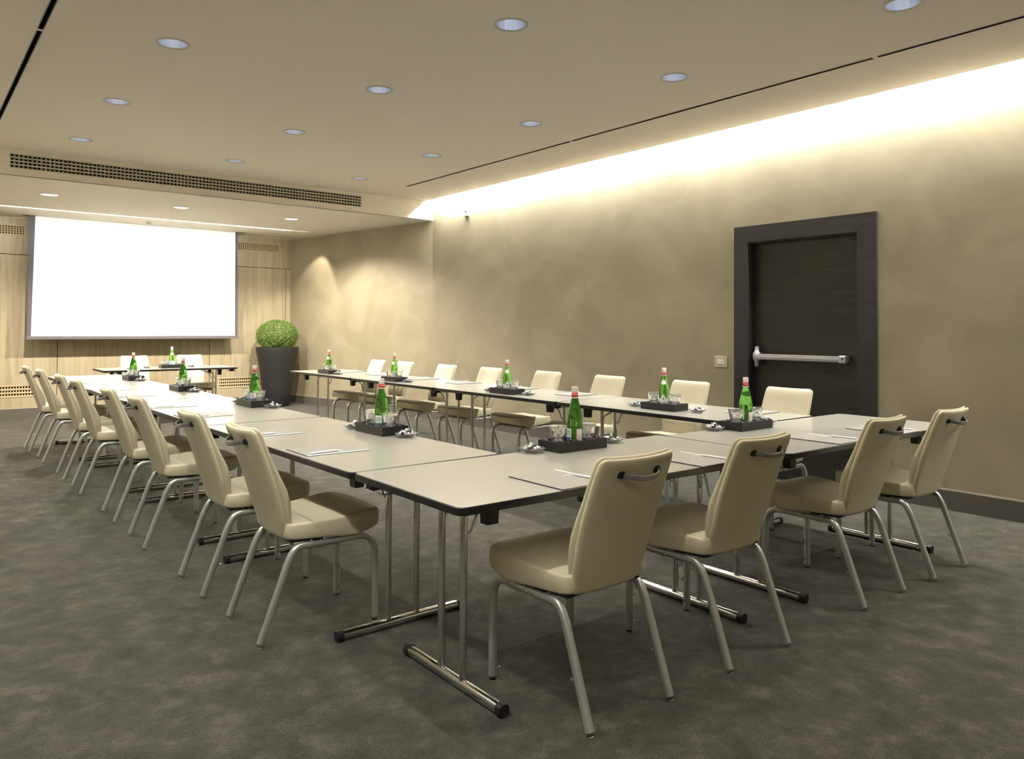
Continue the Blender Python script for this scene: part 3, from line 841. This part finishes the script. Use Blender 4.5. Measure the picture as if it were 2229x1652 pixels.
def make_bottle(kind):
    r = empty('water_bottle'); r['category'] = 'bottle'
    bm = bmesh.new(); lathe(bm, BPROF, 36, closed_top=True, closed_bot=True); link('glass_body', bm, M['green'], r, True, 1.0)
    bm = bmesh.new(); lathe(bm, [(.0152, .2605), (.0158, .263), (.0155, .267), (.0143, .2695), (.0152, .272), (.0152, .281), (.0135, .2835)], 24, closed_top=True, closed_bot=True); cp = link('cap', bm, M['cap'], r, True, .7)
    bm = bmesh.new(); lathe(bm, [(.0118, .2836), (.0112, .2848)], 20, closed_top=True, closed_bot=True); link('cap_top', bm, M['capring'] if kind != 'front' else M['paper'], cp)
    if kind == 'blue':
        bm = bmesh.new(); band(bm, .0365, .028, .092, -1.45, 1.45, 26); lbm = link('label', bm, M['paper_blue'], r)
        wrap_text('S.PELLEGRINO', .0085, .0372, .072, 0, M['blue'], lbm)
        bm = bmesh.new(); band(bm, .0373, .045, .055, -.15, .15, 4); link('emblem', bm, M['blue'], lbm)
    elif kind == 'front':
        bm = bmesh.new()
        shp = lambda t: .58 + .42 * math.exp(-((t - .5) / .14) ** 2) + .05 * math.cos(t * 6 * PI)
        band(bm, .0365, .03, .105, -1.0, 1.0, 30, shape=shp); lbm = link('label', bm, M['paper'], r)
        wrap_text('ACQUA PANNA', .0105, .0373, .047, 0, M['ink'], lbm)
        bm = bmesh.new(); band(bm, .0373, .064, .080, -.035, .035, 3); band(bm, .0374, .070, .0745, -.15, .15, 4); link('emblem', bm, M['ink'], lbm)
    else:
        bm = bmesh.new(); band(bm, .0365, .03, .088, -1.55, -.45, 16); lbm = link('label', bm, M['paper'], r)
        bm = bmesh.new(); band(bm, .0373, .03, .048, -1.55, -.45, 16); link('label_foot', bm, M['blue'], lbm)
        bm = bmesh.new()
        for zz in (.06, .066, .072, .078): band(bm, .0374, zz, zz + .0016, -1.4, -.6, 10)
        link('small_print', bm, M['ink'], lbm)
        bm = bmesh.new(); band(bm, .0365, .03, .088, .15, 1.1, 16); lb2 = link('label', bm, M['paper'], r)
        bm = bmesh.new(); band(bm, .0373, .03, .088, .15, .24, 4); link('label_stripe', bm, M['red'], lb2)
        bm = bmesh.new(); band(bm, .0365, .03, .095, 2.3, 4.2, 24); lb3 = link('label', bm, M['paper'], r)
    if kind != 'blue':
        bm = bmesh.new(); prof = [(.0166, .235), (.0140, .257)]; n = 28
        lathe(bm, [(.0159, .2345), (.0163, .2345), (.0143, .258), (.0139, .258)], n)
        nk = link('neck_label', bm, M['red'], r, True)
        bm = bmesh.new(); lathe(bm, [(.0166, .2312), (.0169, .2312), (.0165, .2348), (.0161, .2348)], n); lathe(bm, [(.0141, .2572), (.0144, .2572), (.0142, .2595), (.0139, .2595)], n); link('neck_border', bm, M['paper'], nk)
        for a in (0, PI): wrap_text('PANNA', .0085, .0158, .246, a, M['paper'], nk)
    else:
        bm = bmesh.new(); lathe(bm, [(.0159, .2345), (.0163, .2345), (.0143, .258), (.0139, .258)], 28); link('neck_label', bm, M['cap'], r, True)
    # oval medallion on the shoulder
    bm = bmesh.new()
    vs = []; mo = PI - .5 if kind == 'rear' else 0.0
    for k in range(20):
        a = 2 * PI * k / 20; z = .186 + .0165 * math.sin(a); R_ = interp([(z_, r_) for r_, z_ in BPROF[6:]], z) + .0012
        th = .0185 * math.cos(a) / .029 + mo
        vs.append(bm.verts.new((R_ * math.cos(th), R_ * math.sin(th), z)))
    c0 = bm.verts.new(((interp([(z_, r_) for r_, z_ in BPROF[6:]], .186) + .0016) * math.cos(mo), (interp([(z_, r_) for r_, z_ in BPROF[6:]], .186) + .0016) * math.sin(mo), .186))
    for k in range(20): bm.faces.new((c0, vs[k], vs[(k + 1) % 20]))
    link('medallion', bm, M['paper'], r)
    return Proto(r)
BOT = {k: make_bottle(k) for k in ('front', 'rear', 'blue')}

def make_tumbler():
    bm = bmesh.new()
    n, rows = 32, 9
    prof = [(.029 + .0155 * (k / rows), .006 + .076 * k / rows) for k in range(rows + 1)]
    def fn(rr, z, a, i):
        if i == 0 or i > len(prof): return rr
        u = a / (2 * PI) * 8; v = z / .072 * 2.2
        d = abs(((u + v) % 1) - .5) + abs(((u - v) % 1) - .5)
        return rr - .0042 * max(0, .75 - d) if .01 < z < .078 else rr
    out = [(.012, .0), (.028, 0)] + prof + [(.045, .0845), (.0435, .085)]
    inner = [(.0428, .082), (.035, .034), (.028, .014), (.01, .012)]
    lathe(bm, out + inner, n, closed_bot=True, closed_top=True, fn=lambda rr, z, a, i: fn(rr, z, a, i) if 2 <= i < 2 + len(prof) else rr)
    o = link('tumbler', bm, M['glass']); o['category'] = 'glass'
    return Proto(o)
TUM = make_tumbler()

def make_dish():
    bm = bmesh.new(); n = 48
    sc = lambda rr, z, a, i: rr * (1 + .035 * math.cos(12 * a)) if rr > .045 else rr
    lathe(bm, [(.024, 0), (.032, .001), (.034, .004), (.046, .009), (.06, .0175), (.062, .0195), (.06, .0205), (.045, .0125), (.03, .007), (.01, .006)], n, closed_bot=True, closed_top=True, fn=sc)
    o = link('glass_dish', bm, M['glass'], smooth=True, sharp=.8); o['category'] = 'dish'
    return Proto(o)
DISH = make_dish()
def make_candy(m, seed):
    rnd = random.Random(seed); bm = bmesh.new()
    t = bmesh.new(); bmesh.ops.create_icosphere(t, subdivisions=2, radius=.0078)
    for v in t.verts: v.co *= rnd.uniform(.78, 1.25)
    merge(bm, t)
    for sx in (-1, 1):       # twisted wrapper ends
        c = bm.verts.new((sx * .006, 0, 0)); ring = []
        for k in range(8):
            a = 2 * PI * k / 8; ring.append(bm.verts.new((sx * (.014 + rnd.uniform(-.002, .002)), .0062 * math.cos(a) * rnd.uniform(.6, 1.3), .0062 * math.sin(a) * rnd.uniform(.4, 1.3))))
        for k in range(8): bm.faces.new((c, ring[k], ring[(k + 1) % 8]))
    o = link('wrapped_sweet', bm, [m]); o['category'] = 'sweet'
    return Proto(o)
CA = [make_candy(M['foil'], 1), make_candy(M['foil'], 2), make_candy(M['foil_dark'], 3)]
crnd = random.Random(11)
def dish(x, y, where, n=12, r0=.036):
    DISH.at((x, y, TZ + .0003), crnd.uniform(0, 3), 'scalloped glass dish of wrapped sweets ' + where, 'glass sweet dishes')
    spots = []
    for k in range(n):
        if k < 7: a = 2 * PI * k / 7; rr = r0 * .88; z = .0185
        elif k < 11: a = 2 * PI * (k - 7) / 4 + .4; rr = .018; z = .023
        else: a, rr, z = 0, 0, .036
        o = CA[(0, 2, 1, 0, 2, 0, 1, 2, 0, 1, 2, 0)[k % 12]].at((x + rr * math.cos(a) + crnd.uniform(-.002, .002), y + rr * math.sin(a) + crnd.uniform(-.002, .002), TZ + z + crnd.uniform(0, .003)), 0,
            ('silver' if k % 12 in (0, 2, 3, 5, 6, 8, 9, 11) else 'dark') + ' sweet in the dish ' + where, ('silver' if k % 12 in (0, 2, 3, 5, 6, 8, 9, 11) else 'dark') + ' sweets in the dish ' + where)
        o.rotation_euler = (crnd.uniform(-.6, .6), crnd.uniform(-.7, .7), crnd.uniform(0, 6.28))

def service(x, y, rz, where, kind, brot, boff=0.0, d1=None, d2=None):
    TRAY.at((x, y, TZ + .0003), rz, 'black box tray ' + where, 'black trays on the tables')
    PEB.at((x, y, TZ + .0003), rz, 'black pebbles filling the tray ' + where, 'pebbles in the trays')
    c, s = math.cos(rz), math.sin(rz)
    BOT[kind].at((x + c * boff, y + s * boff, TZ + .0068), brot, 'green glass water bottle in the tray ' + where, 'green water bottles')
    for sx, w in ((-1, 'one side'), (1, 'other side')):
        px_, py_ = x + c * sx * .094, y + s * sx * .094
        # which side of the bottle it shows in the photo
        side = 'left' if (px_ - x) * .781 - (py_ - y) * .6245 < 0 else 'right'
        TUM.at((px_, py_, TZ + .031), 0, 'cut glass tumbler %s of the bottle, tray %s' % (side, where), 'tumblers in the trays')
    if d1: dish(d1[0], d1[1], d1[2])
    if d2: dish(d2[0], d2[1], d2[2])
cam = lambda x, y: math.atan2(-y, -x)        # bearing of the camera from (x, y)
P2 = PI / 2
service(2.482, 2.64, 0, 'on the nearest table', 'rear', cam(2.48, 2.64), .012, (2.255, 2.672, 'left of the nearest tray'), (2.765, 2.665, 'right of the nearest tray'))
service(3.775, 2.578, 0, 'on the right near corner table', 'rear', cam(3.78, 2.58) + .2, 0, (3.555, 2.635, 'left of the right corner tray'), (4.06, 2.63, 'right of the right corner tray'))
service(2.03, 3.665, P2, 'on the nearest table of the left row', 'rear', cam(2, 3.7) + .5, 0, (2.05, 3.435, 'before the nearest tray of the left row'), (1.99, 3.90, 'behind the nearest tray of the left row'))
service(1.99, 5.455, P2, 'on the second table of the left row', 'rear', cam(2, 5.4) + .6, 0, (2.04, 5.235, 'before the second tray of the left row'), (1.97, 5.70, 'behind the second tray of the left row'))
service(1.962, 7.14, P2, 'on the third table of the left row', 'rear', cam(2, 7.1) + .5, 0, (2.0, 6.91, 'before the third tray of the left row'), (1.96, 7.38, 'behind the third tray of the left row'))
service(1.925, 8.835, P2, 'on the furthest table of the left row', 'rear', cam(2, 8.8) + .4, 0, (1.95, 8.61, 'before the furthest tray of the left row'), (1.97, 9.06, 'behind the furthest tray of the left row'))
service(4.195, 3.53, P2, 'on the right row before the dark door', 'front', cam(4.2, 3.5) - .15, 0, (4.20, 3.795, 'left of the right row tray nearest the door'), (4.23, 3.27, 'right of the right row tray nearest the door'))
service(4.105, 5.20, P2, 'in the middle of the right row', 'front', cam(4.1, 5.2), 0, (4.12, 5.46, 'left of the middle tray of the right row'), (4.15, 4.96, 'right of the middle tray of the right row'))
service(4.09, 7.11, P2, 'second furthest in the right row', 'front', cam(4.1, 7.1) - .5, 0, None, (4.12, 6.875, 'before the second furthest tray of the right row'))
service(4.10, 8.72, P2, 'at the far end of the right row', 'front', cam(4.1, 8.7) - .6, 0, None, (4.11, 8.49, 'before the furthest tray of the right row'))
service(2.905, 11.11, 0, 'on the table under the screen', 'blue', cam(2.9, 11.1), 0, (2.62, 11.25, 'left of the tray under the screen'), (3.20, 11.25, 'right of the tray under the screen'))

# ---------------------------------------------------------------- writing pads and pens
def make_pad():
    r = empty('writing_pad'); r['category'] = 'writing pad'       # near edge at -y, right edge at +x
    obox('backing', -.118, .112, -.152, .152, 0, .0016, M['ink'], r)
    obox('paper', -.114, .122, -.150, .150, .0016, .0034, M['paper'], r)
    obox('cover', -.118, .106, -.1515, .1515, .0034, .0046, M['cover'], r)
    obox('printed_line', .045, .09, .028, .032, .0046, .005, M['paper'], r)
    return Proto(r)
PAD = make_pad()
def make_pen():
    r = empty('ballpoint_pen'); r['category'] = 'pen'
    bm = bmesh.new(); tube(bm, [(0, -.07, .0048), (0, -.062, .0048), (0, .06, .0048), (0, .068, .0048)], [.0012, .0042, .0045, .003], 12); link('barrel', bm, M['pen'], r, True, .7)
    bm = bmesh.new(); tube(bm, [(0, .062, .0098), (0, .02, .0105)], .0011, 6); link('clip', bm, M['alu'], r)
    bm = bmesh.new(); tube(bm, [(0, -.078, .0048), (0, -.07, .0048)], [.0005, .0014], 8); link('tip', bm, M['alu'], r)
    return Proto(r)
PEN = make_pen()
def pad(x, y, rz, where):
    PAD.at((x, y, TZ + .0003), rz, 'grey covered writing pad ' + where, 'writing pads on the tables')
    c, s = math.cos(rz), math.sin(rz); lx, ly = .093, -.06
    PEN.at((x + c * lx - s * ly, y + s * lx + c * ly, TZ + .005), rz + .07, 'white ballpoint pen lying on the writing pad ' + where, 'white pens on the writing pads')
pad(1.925, 2.125, 0, 'before the nearest chair'); pad(2.682, 2.108, 0, 'before the second chair of the near edge')
pad(3.725, 2.08, 0, 'before the third chair of the near edge'); pad(4.33, 2.065, 0, 'at the right end of the front tables')
Lw = ['before the nearest chair of the left row', 'before the second chair of the left row', 'before the third chair of the left row', 'before the fourth chair of the left row', 'before the fifth chair of the left row',
      'before the sixth chair of the left row', 'before the seventh chair of the left row', 'before the furthest chair of the left row']
for (x, y), t in zip([(1.545, 3.29), (1.535, 4.01), (1.515, 5.06), (1.505, 5.78), (1.48, 6.81), (1.465, 7.56), (1.45, 8.61), (1.43, 9.38)], Lw): pad(x, y, -P2, t)
Rw = ['at the far end of the right row', 'second furthest in the right row', 'third furthest in the right row', 'fourth furthest in the right row', 'fourth nearest the door in the right row', 'third nearest the door in the right row', 'second nearest the door in the right row', 'before the chair at the dark door']
for (x, y), t in zip([(4.52, 8.93), (4.52, 8.18), (4.52, 7.22), (4.52, 6.45), (4.52, 5.55), (4.53, 4.78), (4.53, 3.83), (4.53, 3.05)], Rw): pad(x, y, P2, t)
pad(2.45, 11.42, PI, 'on the table under the screen, left one'); pad(3.38, 11.42, PI, 'on the table under the screen, right one')

# ---------------------------------------------------------------- camera, world, view
cd = bpy.data.cameras.new('camera'); co = bpy.data.objects.new('camera', cd); COL.objects.link(co)
rv, uv, fv = Vector((.781015, -.624496, .004503)), Vector((-.012409, -.00831, .999888)), Vector((.624389, .780984, .01424))
mw = Matrix((rv, uv, -fv)).transposed().to_4x4(); mw.translation = Vector((0, 0, 1.3056))
co.matrix_world = mw
cd.sensor_fit = 'HORIZONTAL'; cd.sensor_width = 36; cd.lens = 26.836; cd.shift_y = -.06064; cd.clip_start = .05
SC.camera = co
w = bpy.data.worlds.new('world'); SC.world = w; w.use_nodes = True
w.node_tree.nodes['Background'].inputs[0].default_value = (.9, .92, 1, 1); w.node_tree.nodes['Background'].inputs[1].default_value = 0.0
SC.view_settings.view_transform = 'Standard'; SC.view_settings.look = 'None'; SC.view_settings.gamma = 1; SC.view_settings.use_curve_mapping = False
SC.view_settings.exposure = 1.1
